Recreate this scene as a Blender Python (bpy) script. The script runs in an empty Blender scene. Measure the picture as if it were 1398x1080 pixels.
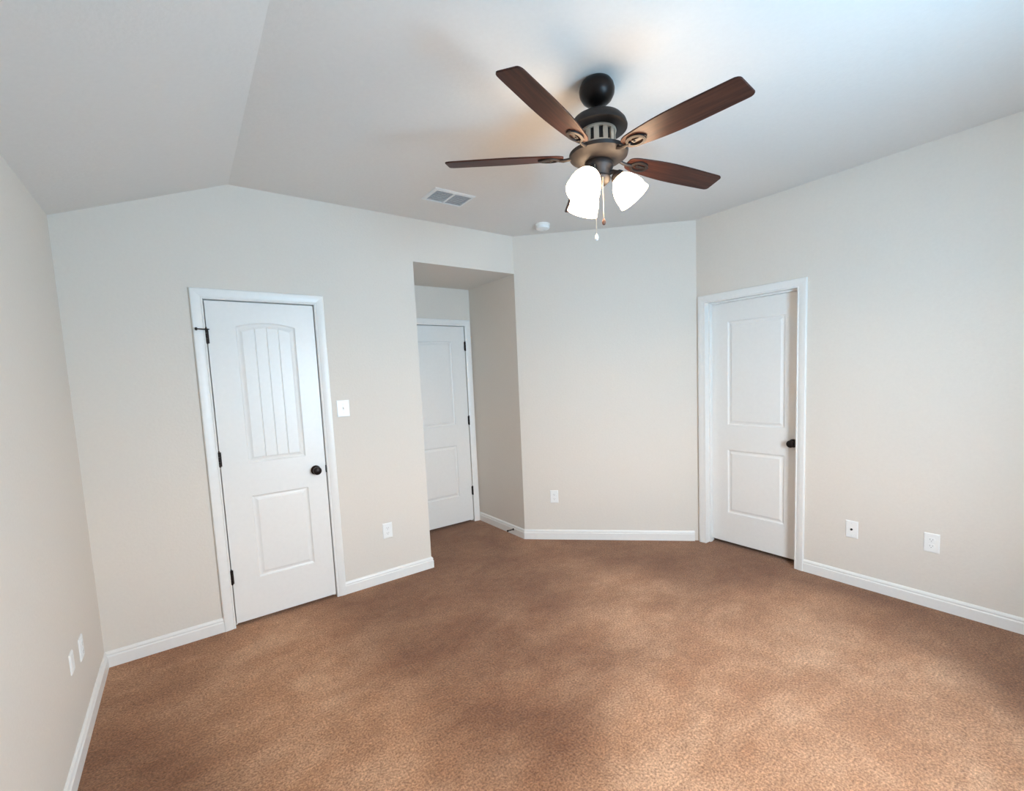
import bpy, bmesh, math, random
from mathutils import Vector, Matrix
random.seed(4)
PI = math.pi
S = bpy.context.scene
C = S.collection

# ------------------------------------------------------------------ camera
# room: left wall x=0, back wall y=0, right wall x=4.02, camera near the rear left corner
F_PX, PPX, PPY = 620.46, 708.58, 571.28
cam_d = bpy.data.cameras.new('camera'); cam = bpy.data.objects.new('camera', cam_d); C.objects.link(cam)
yaw, pitch, roll = -0.6352, -0.0901, -0.0431
fw = Vector((-math.sin(yaw)*math.cos(pitch), math.cos(yaw)*math.cos(pitch), math.sin(pitch)))
r0 = Vector((math.cos(yaw), math.sin(yaw), 0)); u0 = r0.cross(fw)
rt = r0*math.cos(roll) + u0*math.sin(roll); up = u0*math.cos(roll) - r0*math.sin(roll)
m = Matrix((rt, up, -fw)).transposed().to_4x4(); m.translation = (0.4676, -3.3198, 1.5036)
cam.matrix_world = m
cam_d.sensor_fit = 'HORIZONTAL'; cam_d.sensor_width = 36; cam_d.lens = F_PX/1398*36
cam_d.shift_x = (699-PPX)/1398; cam_d.shift_y = (PPY-540)/1398
cam_d.clip_start = .02
S.camera = cam

# ------------------------------------------------------------------ world, light, exposure
DAY = 47.0          # strength of the daylight outside the window
LAMP = 21.0         # strength of the frosted lamp shades
EXPOSURE = 0.07
w = bpy.data.worlds.new('sky'); S.world = w; w.use_nodes = True
nt = w.node_tree; nt.nodes.clear()
out = nt.nodes.new('ShaderNodeOutputWorld'); bg = nt.nodes.new('ShaderNodeBackground')
tc = nt.nodes.new('ShaderNodeTexCoord'); sep = nt.nodes.new('ShaderNodeSeparateXYZ'); cr = nt.nodes.new('ShaderNodeValToRGB')
mr = nt.nodes.new('ShaderNodeMapRange'); mr.inputs[1].default_value = -1; mr.inputs[2].default_value = 1
nt.links.new(tc.outputs['Generated'], sep.inputs[0]); nt.links.new(sep.outputs[2], mr.inputs[0])
nt.links.new(mr.outputs[0], cr.inputs[0]); nt.links.new(cr.outputs[0], bg.inputs[0]); nt.links.new(bg.outputs[0], out.inputs[0])
el = cr.color_ramp.elements
el[0].position = .0; el[0].color = (.26, .51, .74, 1)      # light from below the horizon, blue added to tint the ceiling
el[1].position = 1; el[1].color = (.60, .76, .92, 1)
e = el.new(.49); e.color = (.36, .60, .80, 1)
e = el.new(.53); e.color = (.76, .86, .95, 1)
bg.inputs[1].default_value = DAY
WX0, WX1, WZ0, WZ1, YR = 1.65, 2.50, .70, 2.10, -3.85        # the window in the rear wall
pl = bpy.data.lights.new('window_portal', 'AREA'); pl.shape = 'RECTANGLE'; pl.size = WX1-WX0; pl.size_y = WZ1-WZ0
pl.cycles.is_portal = True
po = bpy.data.objects.new('window_portal', pl); C.objects.link(po)
po.location = ((WX0+WX1)/2, YR-.13, (WZ0+WZ1)/2); po.rotation_euler = (PI/2, 0, 0)
vs = S.view_settings
S.display_settings.display_device = 'sRGB'
vs.view_transform = 'Standard'; vs.look = 'None'; vs.gamma = 1; vs.use_curve_mapping = False; vs.exposure = EXPOSURE
S.cycles.max_bounces = 14; S.cycles.diffuse_bounces = 10

# ------------------------------------------------------------------ materials
def mat(name, col, rough=.5, metal=0, bump=0, scale=200, detail=3, dist=.001, emit=None, es=0, sheen=0):
    M = bpy.data.materials.new(name); M.use_nodes = True
    n = M.node_tree; b = n.nodes['Principled BSDF']
    b.inputs['Base Color'].default_value = (*col, 1); b.inputs['Roughness'].default_value = rough; b.inputs['Metallic'].default_value = metal
    if sheen: b.inputs['Sheen Weight'].default_value = sheen
    if emit:
        b.inputs['Emission Color'].default_value = (*emit, 1); b.inputs['Emission Strength'].default_value = es
    t = n.nodes.new('ShaderNodeTexCoord'); no = n.nodes.new('ShaderNodeTexNoise')
    no.inputs['Scale'].default_value = scale; no.inputs['Detail'].default_value = detail
    n.links.new(t.outputs['Object'], no.inputs['Vector'])
    mx = n.nodes.new('ShaderNodeMix'); mx.data_type = 'RGBA'; mx.inputs[0].default_value = .5
    mx.inputs[6].default_value = (*[c*.97 for c in col], 1); mx.inputs[7].default_value = (*[min(1, c*1.03) for c in col], 1)
    n.links.new(no.outputs['Fac'], mx.inputs[0]); n.links.new(mx.outputs[2], b.inputs['Base Color'])
    if bump:
        bp = n.nodes.new('ShaderNodeBump'); bp.inputs['Strength'].default_value = bump; bp.inputs['Distance'].default_value = dist
        n.links.new(no.outputs['Fac'], bp.inputs['Height']); n.links.new(bp.outputs[0], b.inputs['Normal'])
    return M

M_WALL = mat('wall_paint', (.70, .652, .590), .75, bump=.35, scale=70, detail=2, dist=.002)
M_CEIL = mat('ceiling_paint', (.71, .69, .66), .85, bump=.35, scale=60, detail=2, dist=.002)
M_TRIM = mat('white_trim_enamel', (.80, .79, .765), .35, bump=.05, scale=40)
M_PLATE = mat('white_plastic', (.84, .85, .84), .3)
M_DARK = mat('oil_rubbed_bronze', (.020, .014, .012), .38, .7, bump=.1, scale=90)
M_BRONZE = mat('brushed_bronze', (.013, .009, .008), .55, .15, bump=.15, scale=60)
M_SOCKET = mat('grey_socket_slot', (.30, .30, .29), .7)
M_SLOT = mat('dark_slot', (.02, .02, .02), .8)
M_VENT = mat('white_vent_metal', (.74, .76, .77), .4)
M_DUCT = mat('grey_duct', (.36, .36, .37), .6)
M_CHAIN = mat('brass_bead_chain', (.75, .66, .52), .3, .6)
M_FOB = mat('walnut_fob', (.12, .05, .03), .45)
M_PLASTER = mat('closet_drywall', (.5, .46, .42), .9)
M_CREAM = mat('antique_cream_metal', (.62, .50, .39), .4, .3, bump=.1, scale=60)
M_BULB = mat('lit_bulb', (1, .95, .85), .3, emit=(1, .80, .58), es=190)
M_GLASS = mat('frosted_lit_glass', (.95, .95, .93), .35, emit=(1, .70, .44), es=LAMP)

NAP_SHADE = 31.3  # shifts the carpet noise so its painted shade falls at left
def carpet_mat():
    M = bpy.data.materials.new('brown_cut_pile_carpet'); M.use_nodes = True
    n = M.node_tree; L = n.links.new; b = n.nodes['Principled BSDF']
    b.inputs['Roughness'].default_value = .95; b.inputs['Specular IOR Level'].default_value = .1
    b.inputs['Sheen Weight'].default_value = .25; b.inputs['Sheen Roughness'].default_value = .5
    b.inputs['Sheen Tint'].default_value = (1, .85, .75, 1)
    t = n.nodes.new('ShaderNodeTexCoord')
    def noise(scale, detail, rough=.5, vec=None, dist=0):
        q = n.nodes.new('ShaderNodeTexNoise'); q.inputs['Scale'].default_value = scale
        q.inputs['Detail'].default_value = detail; q.inputs['Roughness'].default_value = rough; q.inputs['Distortion'].default_value = dist
        L(vec if vec else t.outputs['Object'], q.inputs['Vector']); return q.outputs['Fac']
    mp = n.nodes.new('ShaderNodeMapping'); mp.inputs['Rotation'].default_value = (0, 0, .5); mp.inputs['Scale'].default_value = (1, 1.5, 1)
    L(t.outputs['Object'], mp.inputs['Vector'])
    big = noise(1.7, 7, .62, mp.outputs[0], .25)       # brushed and trodden pile
    mid = noise(15, 6, .8)
    fine = noise(105, 4, .8)
    def ramp(fac, stops):
        r = n.nodes.new('ShaderNodeValToRGB'); L(fac, r.inputs[0])
        r.color_ramp.elements[0].position = stops[0][0]; r.color_ramp.elements[0].color = (*stops[0][1], 1)
        r.color_ramp.elements[1].position = stops[-1][0]; r.color_ramp.elements[1].color = (*stops[-1][1], 1)
        for p, c in stops[1:-1]:
            q = r.color_ramp.elements.new(p); q.color = (*c, 1)
        return r.outputs[0]
    base = ramp(big, [(.36, (.29, .135, .064)), (.5, (.35, .180, .093)), (.64, (.43, .245, .140))])
    m1 = ramp(mid, [(.3, (.80, .78, .76)), (.7, (1.18, 1.18, 1.18))])
    mq = n.nodes.new('ShaderNodeMapping'); mq.inputs['Location'].default_value = (NAP_SHADE, 3.1, 0); L(t.outputs['Object'], mq.inputs['Vector'])
    nap_shade = noise(.55, 4, .45, mq.outputs[0], .3)        # broad pile-lay areas, with shade painted in on the left floor
    m0 = ramp(nap_shade, [(.42, (.62, .53, .47)), (.57, (1.20, 1.20, 1.22))])
    m2 = ramp(fine, [(.36, (.50, .42, .38)), (.5, (1, 1, 1)), (.64, (1.6, 1.6, 1.6))])
    def mul(a, c):
        q = n.nodes.new('ShaderNodeMix'); q.data_type = 'RGBA'; q.blend_type = 'MULTIPLY'; q.inputs[0].default_value = 1
        L(a, q.inputs[6]); L(c, q.inputs[7]); return q.outputs[2]
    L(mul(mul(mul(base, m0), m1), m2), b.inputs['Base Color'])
    ad = n.nodes.new('ShaderNodeMath'); ad.operation = 'ADD'; L(fine, ad.inputs[0]); L(mid, ad.inputs[1])
    bp = n.nodes.new('ShaderNodeBump'); bp.inputs['Strength'].default_value = .8; bp.inputs['Distance'].default_value = .006
    L(ad.outputs[0], bp.inputs['Height']); L(bp.outputs[0], b.inputs['Normal'])
    return M
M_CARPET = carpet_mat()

def wood_mat():
    M = bpy.data.materials.new('dark_cherry_blade_wood'); M.use_nodes = True
    n = M.node_tree; L = n.links.new; b = n.nodes['Principled BSDF']; b.inputs['Roughness'].default_value = .45; b.inputs['Specular IOR Level'].default_value = .25
    t = n.nodes.new('ShaderNodeTexCoord'); mp = n.nodes.new('ShaderNodeMapping'); mp.inputs['Scale'].default_value = (2, 38, 10)
    L(t.outputs['Object'], mp.inputs['Vector'])
    q = n.nodes.new('ShaderNodeTexNoise'); q.inputs['Scale'].default_value = 2.2; q.inputs['Detail'].default_value = 5; q.inputs['Distortion'].default_value = .4
    L(mp.outputs[0], q.inputs['Vector'])
    r = n.nodes.new('ShaderNodeValToRGB'); L(q.outputs['Fac'], r.inputs[0])
    r.color_ramp.elements[0].position = .3; r.color_ramp.elements[0].color = (.022, .006, .004, 1)
    r.color_ramp.elements[1].position = .7; r.color_ramp.elements[1].color = (.070, .022, .012, 1)
    L(r.outputs[0], b.inputs['Base Color']); return M
M_WOOD = wood_mat()

# ------------------------------------------------------------------ helpers
def obj(name, bm, m, parent=None, smooth=False, bevel=0, loc=None):
    bmesh.ops.recalc_face_normals(bm, faces=bm.faces[:])
    me = bpy.data.meshes.new(name); bm.to_mesh(me); bm.free()
    me.materials.append(m)
    if smooth:
        me.shade_smooth(); me.set_sharp_from_angle(angle=math.radians(38))
    o = bpy.data.objects.new(name, me); C.objects.link(o)
    if parent: o.parent = parent
    if loc: o.location = loc
    if bevel:
        b = o.modifiers.new('bevel', 'BEVEL'); b.width = bevel; b.segments = 3; b.limit_method = 'ANGLE'; b.angle_limit = math.radians(40)
    return o
def struct(name, bm, m, **k):
    o = obj(name, bm, m, **k); o['kind'] = 'structure'; return o
def thing(name, label, cat, loc=(0, 0, 0), rotz=0, group=None):
    o = bpy.data.objects.new(name, None); C.objects.link(o); o.empty_display_size = .05
    o.location = loc; o.rotation_euler = (0, 0, rotz)
    o['label'] = label; o['category'] = cat
    if group: o['group'] = group
    return o
def sroot(name, loc=(0, 0, 0), rotz=0):
    o = bpy.data.objects.new(name, None); C.objects.link(o); o.location = loc; o.rotation_euler = (0, 0, rotz)
    o['kind'] = 'structure'; return o
def box(bm, x0, x1, y0, y1, z0, z1):
    v = [bm.verts.new(p) for p in ((x0,y0,z0),(x1,y0,z0),(x1,y1,z0),(x0,y1,z0),(x0,y0,z1),(x1,y0,z1),(x1,y1,z1),(x0,y1,z1))]
    for f in ((0,3,2,1),(4,5,6,7),(0,1,5,4),(1,2,6,5),(2,3,7,6),(3,0,4,7)): bm.faces.new([v[i] for i in f])
def bx(*a):
    bm = bmesh.new(); box(bm, *a); return bm
def prism(bm, a, b):                      # two matching rings of 3-D points
    A = [bm.verts.new(p) for p in a]; B = [bm.verts.new(p) for p in b]; n = len(A)
    bm.faces.new(A[::-1]); bm.faces.new(B)
    for i in range(n): bm.faces.new((A[i], A[(i+1) % n], B[(i+1) % n], B[i]))
def lathe(bm, prof, axis=Vector((0, 0, 1)), origin=Vector((0, 0, 0)), n=40, caps=True):
    axis = Vector(axis).normalized(); origin = Vector(origin)
    s = axis.orthogonal().normalized(); t = axis.cross(s)
    rings = []
    for r, z in prof:
        rings.append([bm.verts.new(origin + axis*z + (s*math.cos(2*PI*k/n) + t*math.sin(2*PI*k/n))*max(r, 1e-5)) for k in range(n)])
    for a, b in zip(rings, rings[1:]):
        for k in range(n): bm.faces.new((a[k], a[(k+1) % n], b[(k+1) % n], b[k]))
    if caps:
        bm.faces.new(rings[0][::-1]); bm.faces.new(rings[-1])
def tube(bm, pts, rad, n=8):
    pts = [Vector(p) for p in pts]; rings = []
    for i, p in enumerate(pts):
        d = (pts[min(i+1, len(pts)-1)] - pts[max(i-1, 0)]).normalized()
        s = d.orthogonal().normalized() if i == 0 else (s - d*s.dot(d)).normalized()
        t = d.cross(s); rr = rad[i] if isinstance(rad, (list, tuple)) else rad
        rings.append([bm.verts.new(p + (s*math.cos(2*PI*k/n) + t*math.sin(2*PI*k/n))*rr) for k in range(n)])
    for a, b in zip(rings, rings[1:]):
        for k in range(n): bm.faces.new((a[k], a[(k+1) % n], b[(k+1) % n], b[k]))
    bm.faces.new(rings[0][::-1]); bm.faces.new(rings[-1])

# ------------------------------------------------------------------ room shell
H, HL, XC = 2.74, 2.424, .805           # flat ceiling, height at the left wall, crease
XA0, XA1, AL, HH = 1.973, 2.927, .797, 2.418   # alcove opening, depth and header
XR, YB = 4.02, -1.093                   # right wall, where the angled wall meets it
TH = .115
# door 1 in the back wall, door 2 in the alcove, door 3 in the right wall
D1 = (.6195, 1.2306); D2 = (2.045, 2.850); D3 = (-1.876, -1.176); DH = 2.045; G = .022

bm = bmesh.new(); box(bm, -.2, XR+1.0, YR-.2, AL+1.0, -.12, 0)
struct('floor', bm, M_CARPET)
bm = bmesh.new()
prof = [(-.15, HL-.15*(H-HL)/XC), (XC, H), (XR+.2, H), (XR+.2, H+.14), (XC, H+.14), (-.15, HL+.14)]
prism(bm, [(x, YR-.15, z) for x, z in prof], [(x, TH, z) for x, z in prof])
struct('ceiling', bm, M_CEIL)

# back wall, with the door hole and the alcove opening
bm = bmesh.new()
def apoly(pts): prism(bm, [(x, 0, z) for x, z in pts], [(x, TH, z) for x, z in pts])
a, b = D1[0]-.02, D1[1]+.02
apoly([(0, 0), (a, 0), (a, HL+(H-HL)*a/XC), (0, HL)])
top = DH+.02
apoly([(a, top), (b, top), (b, H), (XC, H), (a, HL+(H-HL)*a/XC)])
apoly([(b, 0), (XA0, 0), (XA0, H), (b, H)])
apoly([(XA0, HH), (XA1+.05, HH), (XA1+.05, H), (XA0, H)])
bmesh.ops.remove_doubles(bm, verts=bm.verts[:], dist=1e-4)
struct('wall_back', bm, M_WALL)
struct('wall_left', bx(-TH, 0, YR-TH, TH, 0, 2.6), M_WALL)
# alcove: left side, right side, rear with door hole, lowered ceiling
struct('wall_alcove_left', bx(XA0-.10, XA0, TH, AL+TH, 0, HH), M_WALL)
bm = bmesh.new(); prism(bm, [(XA1, 0, 0), (XA1+.14, -.14+.05, 0), (XA1+.14, AL+TH, 0), (XA1, AL+TH, 0)], [(XA1, 0, HH), (XA1+.14, -.09, HH), (XA1+.14, AL+TH, HH), (XA1, AL+TH, HH)])
struct('wall_alcove_right', bm, M_WALL)
bm = bmesh.new(); box(bm, XA0, D2[0]-.02, AL, AL+TH, 0, HH); box(bm, D2[1]+.02, XA1, AL, AL+TH, 0, HH); box(bm, D2[0]-.02, D2[1]+.02, AL, AL+TH, DH+.02, HH)
struct('wall_alcove_rear', bm, M_WALL)
bm = bmesh.new(); box(bm, XA0-.1, XA1+.14, TH, AL+TH, HH, HH+.1)
struct('ceiling_alcove', bm, M_WALL)
# angled wall
bm = bmesh.new(); q = TH
prism(bm, [(XA1, 0, 0), (XR, YB, 0), (XR+q, YB+.02, 0), (XA1+.1, q, 0)], [(XA1, 0, H), (XR, YB, H), (XR+q, YB+.02, H), (XA1+.1, q, H)])
struct('wall_angled', bm, M_WALL)
# right wall with door hole
bm = bmesh.new()
box(bm, XR, XR+TH, D3[1]+.02, YB+.02, 0, H); box(bm, XR, XR+TH, YR-TH, D3[0]-.02, 0, H); box(bm, XR, XR+TH, D3[0]-.02, D3[1]+.02, top, H)
struct('wall_right', bm, M_WALL)
# rear wall behind the camera, with the window
bm = bmesh.new()
box(bm, -TH, WX0, YR-TH, YR, 0, H); box(bm, WX1, XR+TH, YR-TH, YR, 0, H); box(bm, WX0, WX1, YR-TH, YR, 0, WZ0); box(bm, WX0, WX1, YR-TH, YR, WZ1, H)
struct('wall_rear', bm, M_WALL)
# shallow closets behind the doors so the gaps under the leaves open on darkness
def closet(name, x0, x1, y0, y1, skip):
    bm = bmesh.new(); t = .03; z1 = 2.3
    if skip != 'x0': box(bm, x0, x0+t, y0, y1, 0, z1)
    if skip != 'x1': box(bm, x1-t, x1, y0, y1, 0, z1)
    if skip != 'y0': box(bm, x0, x1, y0, y0+t, 0, z1)
    if skip != 'y1': box(bm, x0, x1, y1-t, y1, 0, z1)
    box(bm, x0, x1, y0, y1, z1, z1+t)
    struct(name, bm, M_PLASTER)
closet('wall_closet', D1[0]-.2, D1[1]+.2, TH, TH+.5, 'y0')
closet('wall_bathroom', XR+TH, XR+TH+.6, D3[0]-.2, D3[1]+.06, 'x0')
closet('wall_hall', D2[0]-.06, D2[1]+.06, AL+TH, AL+TH+.5, 'y0')

# ------------------------------------------------------------------ window in the rear wall
wn = sroot('window_1')
bm = bmesh.new()
def fr(bm, x0, x1, z0, z1, t, y0, y1):
    box(bm, x0, x0+t, y0, y1, z0, z1); box(bm, x1-t, x1, y0, y1, z0, z1); box(bm, x0+t, x1-t, y0, y1, z0, z0+t); box(bm, x0+t, x1-t, y0, y1, z1-t, z1)
fr(bm, WX0, WX1, WZ0, WZ1, .035, YR-.10, YR-.04)
xm = (WX0+WX1)/2; box(bm, xm-.025, xm+.025, YR-.10, YR-.04, WZ0, WZ1)
zm = (WZ0+WZ1)/2; box(bm, WX0, WX1, YR-.09, YR-.05, zm-.02, zm+.02)
obj('window_frame', bm, M_TRIM, wn, bevel=.003)
bm = bmesh.new(); box(bm, WX0-.04, WX1+.04, YR-.04, YR+.03, WZ0-.02, WZ0)
obj('window_sill', bm, M_TRIM, wn, bevel=.003)
Mg = bpy.data.materials.new('window_glass'); Mg.use_nodes = True; g = Mg.node_tree; g.nodes.clear()
go = g.nodes.new('ShaderNodeOutputMaterial'); gm = g.nodes.new('ShaderNodeMixShader'); gt = g.nodes.new('ShaderNodeBsdfTransparent'); gg = g.nodes.new('ShaderNodeBsdfGlossy')
gg.inputs['Roughness'].default_value = .02; gm.inputs[0].default_value = .06
g.links.new(gt.outputs[0], gm.inputs[1]); g.links.new(gg.outputs[0], gm.inputs[2]); g.links.new(gm.outputs[0], go.inputs[0])
obj('window_pane', bx(WX0+.035, WX1-.035, YR-.073, YR-.067, WZ0+.035, WZ1-.035), Mg, wn)

# ------------------------------------------------------------------ baseboards
BP = [(0, 0), (.014, 0), (.014, .060), (.0095, .066), (.0095, .070), (.012, .074), (.009, .082), (.004, .088), (0, .089)]
def baseboard(name, p0, p1, inward, e0=0, e1=0):
    p0 = Vector((*p0, 0)); p1 = Vector((*p1, 0)); d = (p1-p0).normalized(); nrm = Vector((*inward, 0)).normalized(); bm = bmesh.new()
    prism(bm, [p0 + nrm*t + d*(e0*t) + Vector((0, 0, z)) for t, z in BP], [p1 + nrm*t - d*(e1*t) + Vector((0, 0, z)) for t, z in BP])
    return struct(name, bm, M_TRIM)
CW = .063
baseboard('baseboard_left', (0, YR), (0, 0), (1, 0), 0, 1)
baseboard('baseboard_back_corner', (0, 0), (D1[0]-CW, 0), (0, -1), 1, 0)
baseboard('baseboard_back', (D1[1]+CW, 0), (XA0, 0), (0, -1), 0, -1)
baseboard('baseboard_alcove_left', (XA0, 0), (XA0, AL), (1, 0), -1, 0)
baseboard('baseboard_alcove_right', (XA1, AL), (XA1, 0), (-1, 0), 0, -.41)
baseboard('baseboard_angled', (XA1, 0), (XR-.022, YB+.022), (-1, -1), -.41, 0)
baseboard('baseboard_right', (XR, D3[0]-CW), (XR, YR), (-1, 0))
baseboard('baseboard_rear', (0, YR), (XR, YR), (0, 1))

# ------------------------------------------------------------------ doors (built facing -y, x along the wall, origin at the hinge/left foot)
def leaf_bm(W, Hh, panels, T=.035):
    """front face at y=0, with moulded panels; panels = (x0,x1,z0,z1,arch,grooves)"""
    bm = bmesh.new(); V = lambda x, y, z: bm.verts.new((x, y, z))
    px0, px1 = panels[0][0], panels[0][1]
    def quad(x0, x1, z0, z1): bm.faces.new([V(x0,0,z0), V(x1,0,z0), V(x1,0,z1), V(x0,0,z1)])
    quad(0, px0, 0, Hh); quad(px1, W, 0, Hh)
    ps = sorted(panels, key=lambda p: p[2]); z = 0
    for i, (x0, x1, z0, z1, arch, gr) in enumerate(ps):
        prev_top = None
        # rail under this panel
        if i == 0: quad(x0, x1, 0, z0)
        else: quad(x0, x1, ps[i-1][3], z0)
        ts = [k/16 for k in range(17)]
        gs = [(k+1)/(gr+1) for k in range(gr)]
        for gq in gs: ts += [gq-.014, gq+.014]
        ts = sorted(set(round(t, 4) for t in ts + gs))
        gset = [round(gq, 4) for gq in gs]
        def loop(d, y, groove=False):
            lo = []; hi = []
            for t in ts:
                x = x0+d+(x1-x0-2*d)*t; yy = y + (.0045 if groove and t in gset else 0)
                lo.append(V(x, yy, z0+d)); hi.append(V(x, yy, z1-d+arch*(1-(2*t-1)**2)))
            return lo, hi
        # moulding: step down, flat of the groove, slope up to the raised field
        prev = loop(0, 0); first = prev
        for d, y in ((.006, .007), (.013, .0095), (.022, .008), (.034, .003)):
            cur = loop(d, y, d == .034)
            for s in (0, 1):
                for k in range(len(ts)-1): bm.faces.new((prev[s][k], prev[s][k+1], cur[s][k+1], cur[s][k]))
            for k in (0, -1): bm.faces.new((prev[0][k], prev[1][k], cur[1][k], cur[0][k]))
            prev = cur
        for k in range(len(ts)-1): bm.faces.new((prev[0][k], prev[0][k+1], prev[1][k+1], prev[1][k]))
        if i == len(ps)-1:                       # head rail above
            hi = first[1]; a_ = V(x0, 0, Hh); b_ = V(x1, 0, Hh)
            bm.faces.new([a_] + hi + [b_])
    # edges and rear
    a = [V(0,0,0), V(W,0,0), V(W,0,Hh), V(0,0,Hh)]; b = [V(0,T,0), V(W,T,0), V(W,T,Hh), V(0,T,Hh)]
    for k in range(4): bm.faces.new((a[k], a[(k+1) % 4], b[(k+1) % 4], b[k]))
    bm.faces.new(b)
    bmesh.ops.remove_doubles(bm, verts=bm.verts[:], dist=1e-5)
    return bm

def casing_bm(W, Hh, depth, stop_y, cl=CW, crr=CW):
    """casing round the opening on the room side (y<0) and the jamb running back to y=depth"""
    bm = bmesh.new()
    g = .003
    sect = [(.0, -.0), (.0, -.009), (.007, -.012), (.012, -.0095), (.018, -.012), (.044, -.017), (.058, -.017), (.063, -.012), (.063, 0)]
    # left, right legs and head with mitres
    def leg(xi, sgn, wd):
        k = wd/CW
        prism(bm, [(xi+sgn*s*k, y, 0) for s, y in sect], [(xi+sgn*s*k, y, Hh+g+s) for s, y in sect])
    leg(-g, -1, cl); leg(W+g, 1, crr)
    prism(bm, [(-g-s*cl/CW, y, Hh+g+s) for s, y in sect], [(W+g+s*crr/CW, y, Hh+g+s) for s, y in sect])
    # jamb boards
    box(bm, -.019, -g, .0, depth, 0, Hh+g); box(bm, W+g, W+.019, .0, depth, 0, Hh+g); box(bm, -.019, W+.019, .0, depth, Hh+g, Hh+.019)
    # stops
    s0, s1 = stop_y
    box(bm, -g, .009, s0, s1, 0, Hh+g); box(bm, W-.009, W+g, s0, s1, 0, Hh+g); box(bm, .009, W-.009, s0, s1, Hh-.008, Hh+g)
    return bm

def knob(parent, x, z, y, m=None):
    bm = bmesh.new()
    lathe(bm, [(.032, 0), (.032, .004), (.028, .007), (.013, .010), (.011, .026), (.020, .034), (.0275, .044), (.028, .052), (.024, .060), (.012, .065), (0, .066)], axis=(0, -1, 0), origin=(x, y, z), n=32)
    return obj('door_knob', bm, M_DARK, parent, smooth=True)
def hinge(parent, x, z, y):
    bm = bmesh.new(); lathe(bm, [(.0035, -.050), (.0035, -.046), (.0068, -.045), (.0068, -.016)], origin=(x, y, z), n=14)
    lathe(bm, [(.0068, -.015), (.0068, .015)], origin=(x, y, z), n=14)
    lathe(bm, [(.0068, .016), (.0068, .045), (.0035, .046), (.0045, .050), (.002, .053)], origin=(x, y, z), n=14)
    box(bm, x-.011, x+.011, y+.004, y+.0065, z-.044, z+.044)
    return obj('door_hinge', bm, M_DARK, parent, smooth=True)

ARCH = .026
# door 1: arched plank panel door in the back wall, opens into the room
d1 = sroot('door_1', (D1[0], 0, 0)); W = D1[1]-D1[0]
obj('door_frame', casing_bm(W, DH, TH, (.04, .075)), M_TRIM, d1, smooth=True)
lf = obj('door_leaf', leaf_bm(W-.006, DH-G-.004, [(.148, .484, .285-G, .822-G, 0, 0), (.148, .484, 1.035-G, 1.892-G, ARCH, 3)]), M_TRIM, d1, loc=(.003, .002, G))
knob(lf, 1.162-D1[0]-.003, .93-G, 0)
for z in (1.83, 1.08, .33): hg = hinge(d1, 0.0, z, -.0075)
bm = bmesh.new(); tube(bm, [(0, -.012, 1.868), (-.030, -.026, 1.868), (-.046, -.030, 1.868)], [.004, .004, .004], 10)
lathe(bm, [(.004, 0), (.009, .001), (.009, .010), (.005, .012)], axis=(-.9, -.2, 0), origin=(-.044, -.030, 1.868), n=14)
tube(bm, [(0, -.012, 1.868), (.014, -.024, 1.868)], .0035, 8)
obj('hinge_pin_stop', bm, M_DARK, d1, smooth=True)
bm = bmesh.new(); box(bm, W-.005, W+.004, -.004, .012, .905, .955); obj('strike_plate', bm, M_DARK, d1)

# door 2: in the alcove
d2 = sroot('door_2', (D2[0], AL, 0)); W = D2[1]-D2[0]
obj('door_frame', casing_bm(W, DH, TH, (.04, .075), crr=.063), M_TRIM, d2, smooth=True)
lf = obj('door_leaf', leaf_bm(W-.006, DH-G-.004, [(.150, W-.156, .300-G, .835-G, 0, 0), (.150, W-.156, 1.045-G, 1.892-G, 0, 0)]), M_TRIM, d2, loc=(.003, .002, G))
knob(lf, .06, .93-G, 0)
for z in (1.845, 1.08, .335): hinge(d2, W, z, -.0075)

# door 3: in the right wall, leaf set back on the far side of the jamb (faces -x)
d3 = sroot('door_3', (XR, D3[1], 0), -PI/2); W = D3[1]-D3[0]
obj('door_frame', casing_bm(W, DH, .12, (.045, .080)), M_TRIM, d3, smooth=True)
G3 = .030
lf = obj('door_leaf', leaf_bm(W-.006, DH-G3-.004, [(.140, W-.115, .285-G3, .825-G3, 0, 0), (.140, W-.115, 1.035-G3, 1.885-G3, 0, 0)]), M_TRIM, d3, loc=(.003, .082, G3))
knob(lf, W-.052, .925-G3, 0)

# ------------------------------------------------------------------ wall plates: built facing -y at the origin
def plate_base(root, w_=.072, h_=.117):
    bm = bmesh.new(); o_ = [(-w_/2, -h_/2), (w_/2, -h_/2), (w_/2, h_/2), (-w_/2, h_/2)]
    k = .005
    A = [(x, 0, z) for x, z in o_]; B = [(x, -.003, z) for x, z in o_]; D = [(x - math.copysign(k, x), -.006, z - math.copysign(k, z)) for x, z in o_]
    va = [bm.verts.new(p) for p in A]; vb = [bm.verts.new(p) for p in B]; vd = [bm.verts.new(p) for p in D]
    for i in range(4):
        j = (i+1) % 4; bm.faces.new((va[i], va[j], vb[j], vb[i])); bm.faces.new((vb[i], vb[j], vd[j], vd[i]))
    bm.faces.new(vd); bm.faces.new(va[::-1])
    return obj('cover_plate', bm, M_PLATE, root)
def screw(root, z):
    bm = bmesh.new(); lathe(bm, [(.0032, 0), (.0032, .0008), (.001, .0014)], axis=(0, -1, 0), origin=(0, -.006, z), n=12); obj('screw', bm, M_VENT, root, smooth=True)
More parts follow.
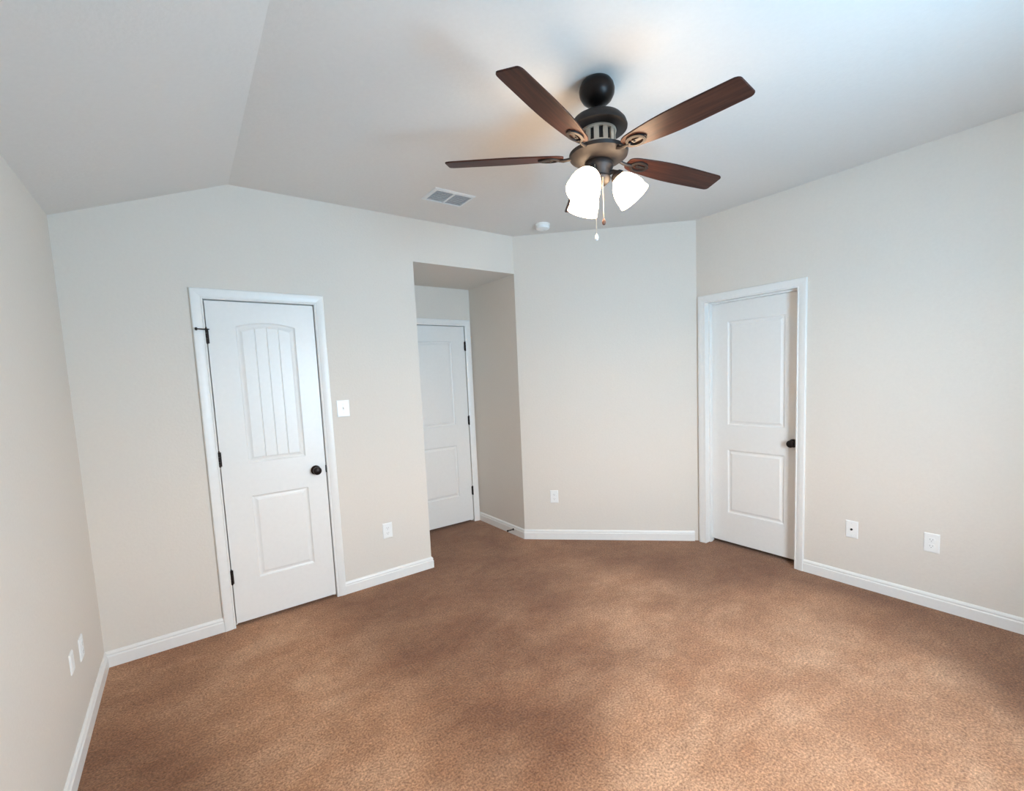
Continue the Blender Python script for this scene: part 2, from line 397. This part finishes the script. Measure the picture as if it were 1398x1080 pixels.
def outlet(label, loc, rz, w_=.074, group=None, h_=.117):
    r = thing('wall_outlet', label, 'outlet', loc, rz, group); plate_base(r, w_, h_)
    screw(r, 0)
    for z in (-.0195, .0195):
        bm = bmesh.new()
        pts = [(math.cos(a_)*.0172, max(-.0135, min(.0135, math.sin(a_)*.0172))) for a_ in [2*PI*k/28 for k in range(28)]]
        prism(bm, [(x, -.0055, z+y) for x, y in pts], [(x, -.008, z+y) for x, y in pts])
        s = obj('socket', bm, M_PLATE, r)
        bm = bmesh.new(); box(bm, -.0075, -.0055, -.0083, -.0078, z-.002, z+.007); box(bm, .0055, .0075, -.0083, -.0078, z-.002, z+.007)
        lathe(bm, [(.0025, 0), (.0025, .0004)], axis=(0, -1, 0), origin=(0, -.0079, z-.0075), n=12)
        obj('socket_slots', bm, M_SOCKET, s)
    return r
sw = thing('light_switch', 'white toggle light switch on back wall beside planked door', 'light switch', (1.375, 0, 1.338)); plate_base(sw, .086, .117)
bm = bmesh.new(); box(bm, -.006, .006, -.0065, -.006, -.013, .013); obj('switch_slot', bm, M_VENT, sw)
bm = bmesh.new(); prism(bm, [(-.004, -.006, -.005), (.004, -.006, -.005), (.004, -.006, .005), (-.004, -.006, .005)], [(-.0035, -.018, .006), (.0035, -.018, .006), (.0035, -.017, .011), (-.0035, -.017, .011)]); obj('toggle', bm, M_PLATE, sw)
screw(sw, .030); screw(sw, -.030)
outlet('white outlet low on back wall between planked door and alcove', (1.630, 0, .391), 0)
outlet('white outlet low on the narrow angled wall right of the alcove', (3.129, -.202, .401), -PI/4)
outlet('white outlet on right wall, the one farther from the door', (XR, -2.640, .403), -PI/2)
cx = thing('cable_jack', 'white wall plate with single dark jack, beside the right door', 'cable jack', (XR, -2.233, .386), -PI/2); plate_base(cx)
bm = bmesh.new(); lathe(bm, [(.0075, 0), (.0075, .003), (.005, .0032), (.005, .010), (0, .010)], axis=(0, -1, 0), origin=(0, -.006, 0), n=6); obj('jack', bm, M_SLOT, cx)
screw(cx, .042); screw(cx, -.042)
outlet('white outlet low on left wall, nearer the back corner', (0, -.535, .370), PI/2, h_=.100)
r = thing('blank_plate', 'white wall plate low on left wall, farther from the back corner', 'wall plate', (0, -.735, .400), PI/2); plate_base(r, .06, .085); screw(r, .030); screw(r, -.030)

# ------------------------------------------------------------------ spring door stop in the alcove
ds = thing('door_stop', 'dark spring door stop on the alcove right baseboard', 'door stop', (XA1-.0125, .165, .052), PI/2)
bm = bmesh.new(); lathe(bm, [(.011, 0), (.011, .004), (.006, .007)], axis=(0, 1, 0), n=18); obj('base', bm, M_DARK, ds, smooth=True)
bm = bmesh.new(); tube(bm, [(math.cos(t*.8)*.0055, .005+t*.0007, math.sin(t*.8)*.0055) for t in range(80)], .0012, 6); obj('spring', bm, M_DARK, ds, smooth=True)
bm = bmesh.new(); lathe(bm, [(.006, .060), (.0085, .062), (.0085, .074), (.005, .077)], axis=(0, 1, 0), n=18); obj('tip', bm, M_DARK, ds, smooth=True)

# ------------------------------------------------------------------ ceiling vent
v = thing('ceiling_vent', 'white rectangular air vent with two louvred halves in the ceiling', 'air vent', (2.040, -.490, H), math.radians(0))
bm = bmesh.new(); X, Y = .150, .108; t = .022
def slope_frame(bm, X, Y, t):
    o_ = [(-X, -Y), (X, -Y), (X, Y), (-X, Y)]
    rings = [[bm.verts.new((x, y, z)) for x, y in [(math.copysign(abs(a)-i, a), math.copysign(abs(b)-i, b)) for a, b in o_]] for i, z in ((0, 0), (.002, -.005), (t-.004, -.010), (t, -.009), (t, .0))]
    for a, b in zip(rings, rings[1:]):
        for k in range(4): bm.faces.new((a[k], a[(k+1) % 4], b[(k+1) % 4], b[k]))
slope_frame(bm, X, Y, t); box(bm, -.007, .007, -Y+t, Y-t, -.0095, -.001)
obj('vent_frame', bm, M_VENT, v)
bm = bmesh.new(); box(bm, -X+t, X-t, -Y+t, Y-t, -.0008, 0); obj('duct_opening', bm, M_DUCT, v)
for s in (-1, 1):
    for k in range(9):
        y = -Y+t+.010+k*(2*(Y-t)-.020)/8; bm = bmesh.new()
        x0, x1 = (.007, X-t) if s > 0 else (-X+t, -.007)
        prism(bm, [(x0, y+.004, -.002), (x0, y+.0035, -.001), (x0, y-.004, -.0082), (x0, y-.0035, -.009)], [(x1, y+.004, -.002), (x1, y+.0035, -.001), (x1, y-.004, -.0082), (x1, y-.0035, -.009)])
        obj('slat', bm, M_VENT, v)
# ------------------------------------------------------------------ smoke detector
sd = thing('smoke_detector', 'round white smoke detector on ceiling above the angled wall', 'smoke detector', (2.955, -.385, H))
bm = bmesh.new(); lathe(bm, [(.058, 0), (.060, -.004), (.060, -.012), (.056, -.014)], n=48); obj('mounting_base', bm, M_PLATE, sd, smooth=True)
bm = bmesh.new(); lathe(bm, [(.056, -.013), (.056, -.030), (.052, -.038), (.040, -.043), (.0, -.045)], n=48); obj('cover', bm, M_PLATE, sd, smooth=True)
bm = bmesh.new(); lathe(bm, [(.010, -.0445), (.010, -.047), (.006, -.048)], origin=(.02, 0, 0), n=20); obj('test_button', bm, M_VENT, sd, smooth=True)

# ------------------------------------------------------------------ ceiling fan
FX, FY = 2.0, -1.90
fan = thing('ceiling_fan', 'bronze ceiling fan with cherry brown blades and lit glass shades', 'ceiling fan', (FX, FY, H))
Z = lambda z: z-H
bm = bmesh.new(); lathe(bm, [(.056, 0), (.062, -.004), (.071, -.018), (.0755, -.036), (.073, -.054), (.062, -.074), (.045, -.088), (.026, -.096), (.016, -.098)], n=48); obj('canopy', bm, M_DARK, fan, smooth=True)
bm = bmesh.new(); lathe(bm, [(.0135, -.085), (.0135, Z(2.610))], n=24); lathe(bm, [(.020, Z(2.632)), (.024, Z(2.628)), (.024, Z(2.610))], n=24); obj('downrod', bm, M_DARK, fan, smooth=True)
mh = obj('motor_housing', (lambda b: (lathe(b, [(.022, Z(2.608)), (.050, Z(2.604)), (.080, Z(2.598)), (.104, Z(2.584)), (.119, Z(2.566)), (.125, Z(2.549)), (.124, Z(2.543)), (.116, Z(2.539)), (.074, Z(2.537)), (.066, Z(2.532)), (.066, Z(2.470)), (.078, Z(2.465)), (.078, Z(2.456)),
     (.112, Z(2.455)), (.126, Z(2.447)), (.123, Z(2.434)), (.100, Z(2.419)), (.070, Z(2.410)), (.040, Z(2.408))], n=64), b)[1])(bmesh.new()), M_BRONZE, fan, smooth=True)
bm = bmesh.new(); n_ = 12
for k in range(n_):
    a0 = 2*PI*k/n_; a1 = a0+2*PI/n_*.55
    for (s0, s1, z0, z1) in ((a0, a1, 2.474, 2.530),):
        ring = lambda r_, zz: [(r_*math.cos(s0+(s1-s0)*i/4), r_*math.sin(s0+(s1-s0)*i/4), Z(zz)) for i in range(5)]
        ri = ring(.064, z0); ro = ring(.074, z0); ri2 = ring(.064, z1); ro2 = ring(.074, z1)
        prism(bm, ri + ro[::-1], ri2 + ro2[::-1])
for zz in (2.472, 2.532):
    lathe(bm, [(.064, Z(zz-.005)), (.077, Z(zz-.005)), (.078, Z(zz)), (.077, Z(zz+.005)), (.064, Z(zz+.005))], n=48, caps=False)
obj('vented_collar', bm, M_CREAM, mh, smooth=True)

def blade_bm():
    bm = bmesh.new(); T = .0032
    out_ = []
    L0, L1 = .150, .668; n = 26
    def half(x):
        u = (x-L0)/(L1-L0)
        wd = .036 + .022*math.sin(PI/2*min(1, u/.5)) - .006*max(0, (u-.6)/.4)
        if u < .08: wd *= math.sqrt(max(0, 1-((.08-u)/.08)**2))*.45+.55
        if u > .955: wd *= .72+.28*math.sqrt(max(0, 1-((u-.955)/.045)**2))
        return wd
    xs = [L0 + (L1-L0)*(0.5-0.5*math.cos(PI*k/n)) for k in range(n+1)]
    up_ = [(x, half(x)) for x in xs]; dn = [(x, -half(x)) for x in xs[::-1]]
    o_ = up_+dn
    prism(bm, [(x, y, -T) for x, y in o_], [(x, y, T) for x, y in o_])
    return bm
def bracket_bm():
    bm = bmesh.new()
    # arm from motor out to blade, opening into a ring-shaped plate below the blade
    tube(bm, [(.095, 0, .006), (.125, 0, -.006), (.150, 0, -.010), (.172, 0, -.008)], [.008, .007, .007, .006], 12)
    n = 36; ctr = .212; a_, b_ = .046, .032
    R1 = []; 
    for k in range(n):
        t = 2*PI*k/n; ct, st = math.cos(t), math.sin(t)
        R1.append([(ctr+a_*ct, b_*st, -.004), (ctr+a_*ct, b_*st, -.010), (ctr+(a_-.012)*ct, (b_-.011)*st, -.012), (ctr+(a_-.013)*ct, (b_-.012)*st, -.004)])
    vs_ = [[bm.verts.new(p) for p in r_] for r_ in R1]
    for k in range(n):
        for j in range(4): bm.faces.new((vs_[k][j], vs_[(k+1) % n][j], vs_[(k+1) % n][(j+1) % 4], vs_[k][(j+1) % 4]))
    prism(bm, [(.195, -.008, -.004), (.262, -.006, -.004), (.262, .006, -.004), (.195, .008, -.004)], [(.195, -.008, -.009), (.262, -.006, -.008), (.262, .006, -.008), (.195, .008, -.009)])
    for x, y in ((.205, .0), (.248, 0), (.180, 0)): lathe(bm, [(.005, 0), (.004, -.003)], origin=(x, y, -.009), n=10)
    return bm
bl0 = None
for az, dz in ((137, .025), (198.5, .022), (267, -.058), (347, -.028), (56, .012)):
    if bl0 is None:
        bl0 = b_ = obj('blade', blade_bm(), M_WOOD, fan, bevel=.0015)
        k0 = k_ = obj('blade_bracket', bracket_bm(), M_BRONZE, b_, smooth=True)
    else:
        b_ = bl0.copy(); C.objects.link(b_); b_.parent = fan; k_ = k0.copy(); C.objects.link(k_); k_.parent = b_
    b_.location = (0, 0, Z(2.437)); b_.rotation_euler = (math.radians(-12), -math.asin(dz/.66), math.radians(az))

lk = obj('light_kit', (lambda b: (lathe(b, [(.030, Z(2.412)), (.058, Z(2.408)), (.062, Z(2.398)), (.060, Z(2.384)), (.050, Z(2.374)), (.046, Z(2.350)), (.050, Z(2.344)), (.048, Z(2.334)), (.030, Z(2.318)), (.014, Z(2.312)), (.010, Z(2.300)), (.004, Z(2.294))], n=48), b)[1])(bmesh.new()), M_BRONZE, fan, smooth=True)
for az in (-45, 196, 76):
    a_ = math.radians(az); dh = Vector((math.cos(a_), math.sin(a_), 0))
    p0 = Vector((0, 0, Z(2.362))) + dh*.040
    tilt = math.radians(36)                         # shade axis: down and outwards
    ax = dh*math.sin(tilt) + Vector((0, 0, -1))*math.cos(tilt)
    neck = Vector((0, 0, Z(2.352))) + dh*.074
    bm = bmesh.new(); tube(bm, [p0, p0+dh*.020+Vector((0, 0, .006)), p0+dh*.036+Vector((0, 0, .002)), neck], [.009, .009, .009, .010], 12)
    lathe(bm, [(.012, -.012), (.024, -.006), (.030, .004), (.031, .020), (.028, .021)], axis=ax, origin=neck, n=32)
    obj('lamp_arm', bm, M_BRONZE, lk, smooth=True)
    bm = bmesh.new()
    prof = [(.026, .010), (.034, .020), (.049, .038), (.060, .062), (.066, .086), (.067, .108), (.071, .126)]
    lathe(bm, prof + [(r_-.003, z_) for r_, z_ in prof[::-1]], axis=ax, origin=neck, n=36, caps=False)
    sh = obj('lamp_shade', bm, M_GLASS, fan, smooth=True)
    bm = bmesh.new(); lathe(bm, [(.012, .020), (.013, .035), (.020, .052), (.024, .068), (.020, .084), (.010, .092), (0, .094)], axis=ax, origin=neck, n=20)
    obj('bulb', bm, M_BULB, sh, smooth=True)
def chain(x, y, z0, z1, fob):
    bm = bmesh.new(); n = int((z0-z1)/.0045)
    for k in range(n):
        lathe(bm, [(.0003, .0017), (.0016, .0008), (.0016, -.0008), (.0003, -.0017)], origin=(x, y, Z(z0-k*.0045)), n=6)
    tube(bm, [(x, y, Z(z0)), (x, y, Z(z1))], .0007, 5)
    c = obj('pull_chain', bm, M_CHAIN, fan, smooth=True)
    bm = bmesh.new()
    lathe(bm, [(.001, .004), (.004, .0), (.0075, -.008), (.0085, -.014), (.006, -.022), (.001, -.025)], origin=(x, y, Z(z1)), n=18)
    obj('pull_fob', bm, fob, c, smooth=True)
chain(-.052, -.026, 2.385, 2.095, M_PLATE)
chain(-.020, -.040, 2.385, 2.160, M_FOB)
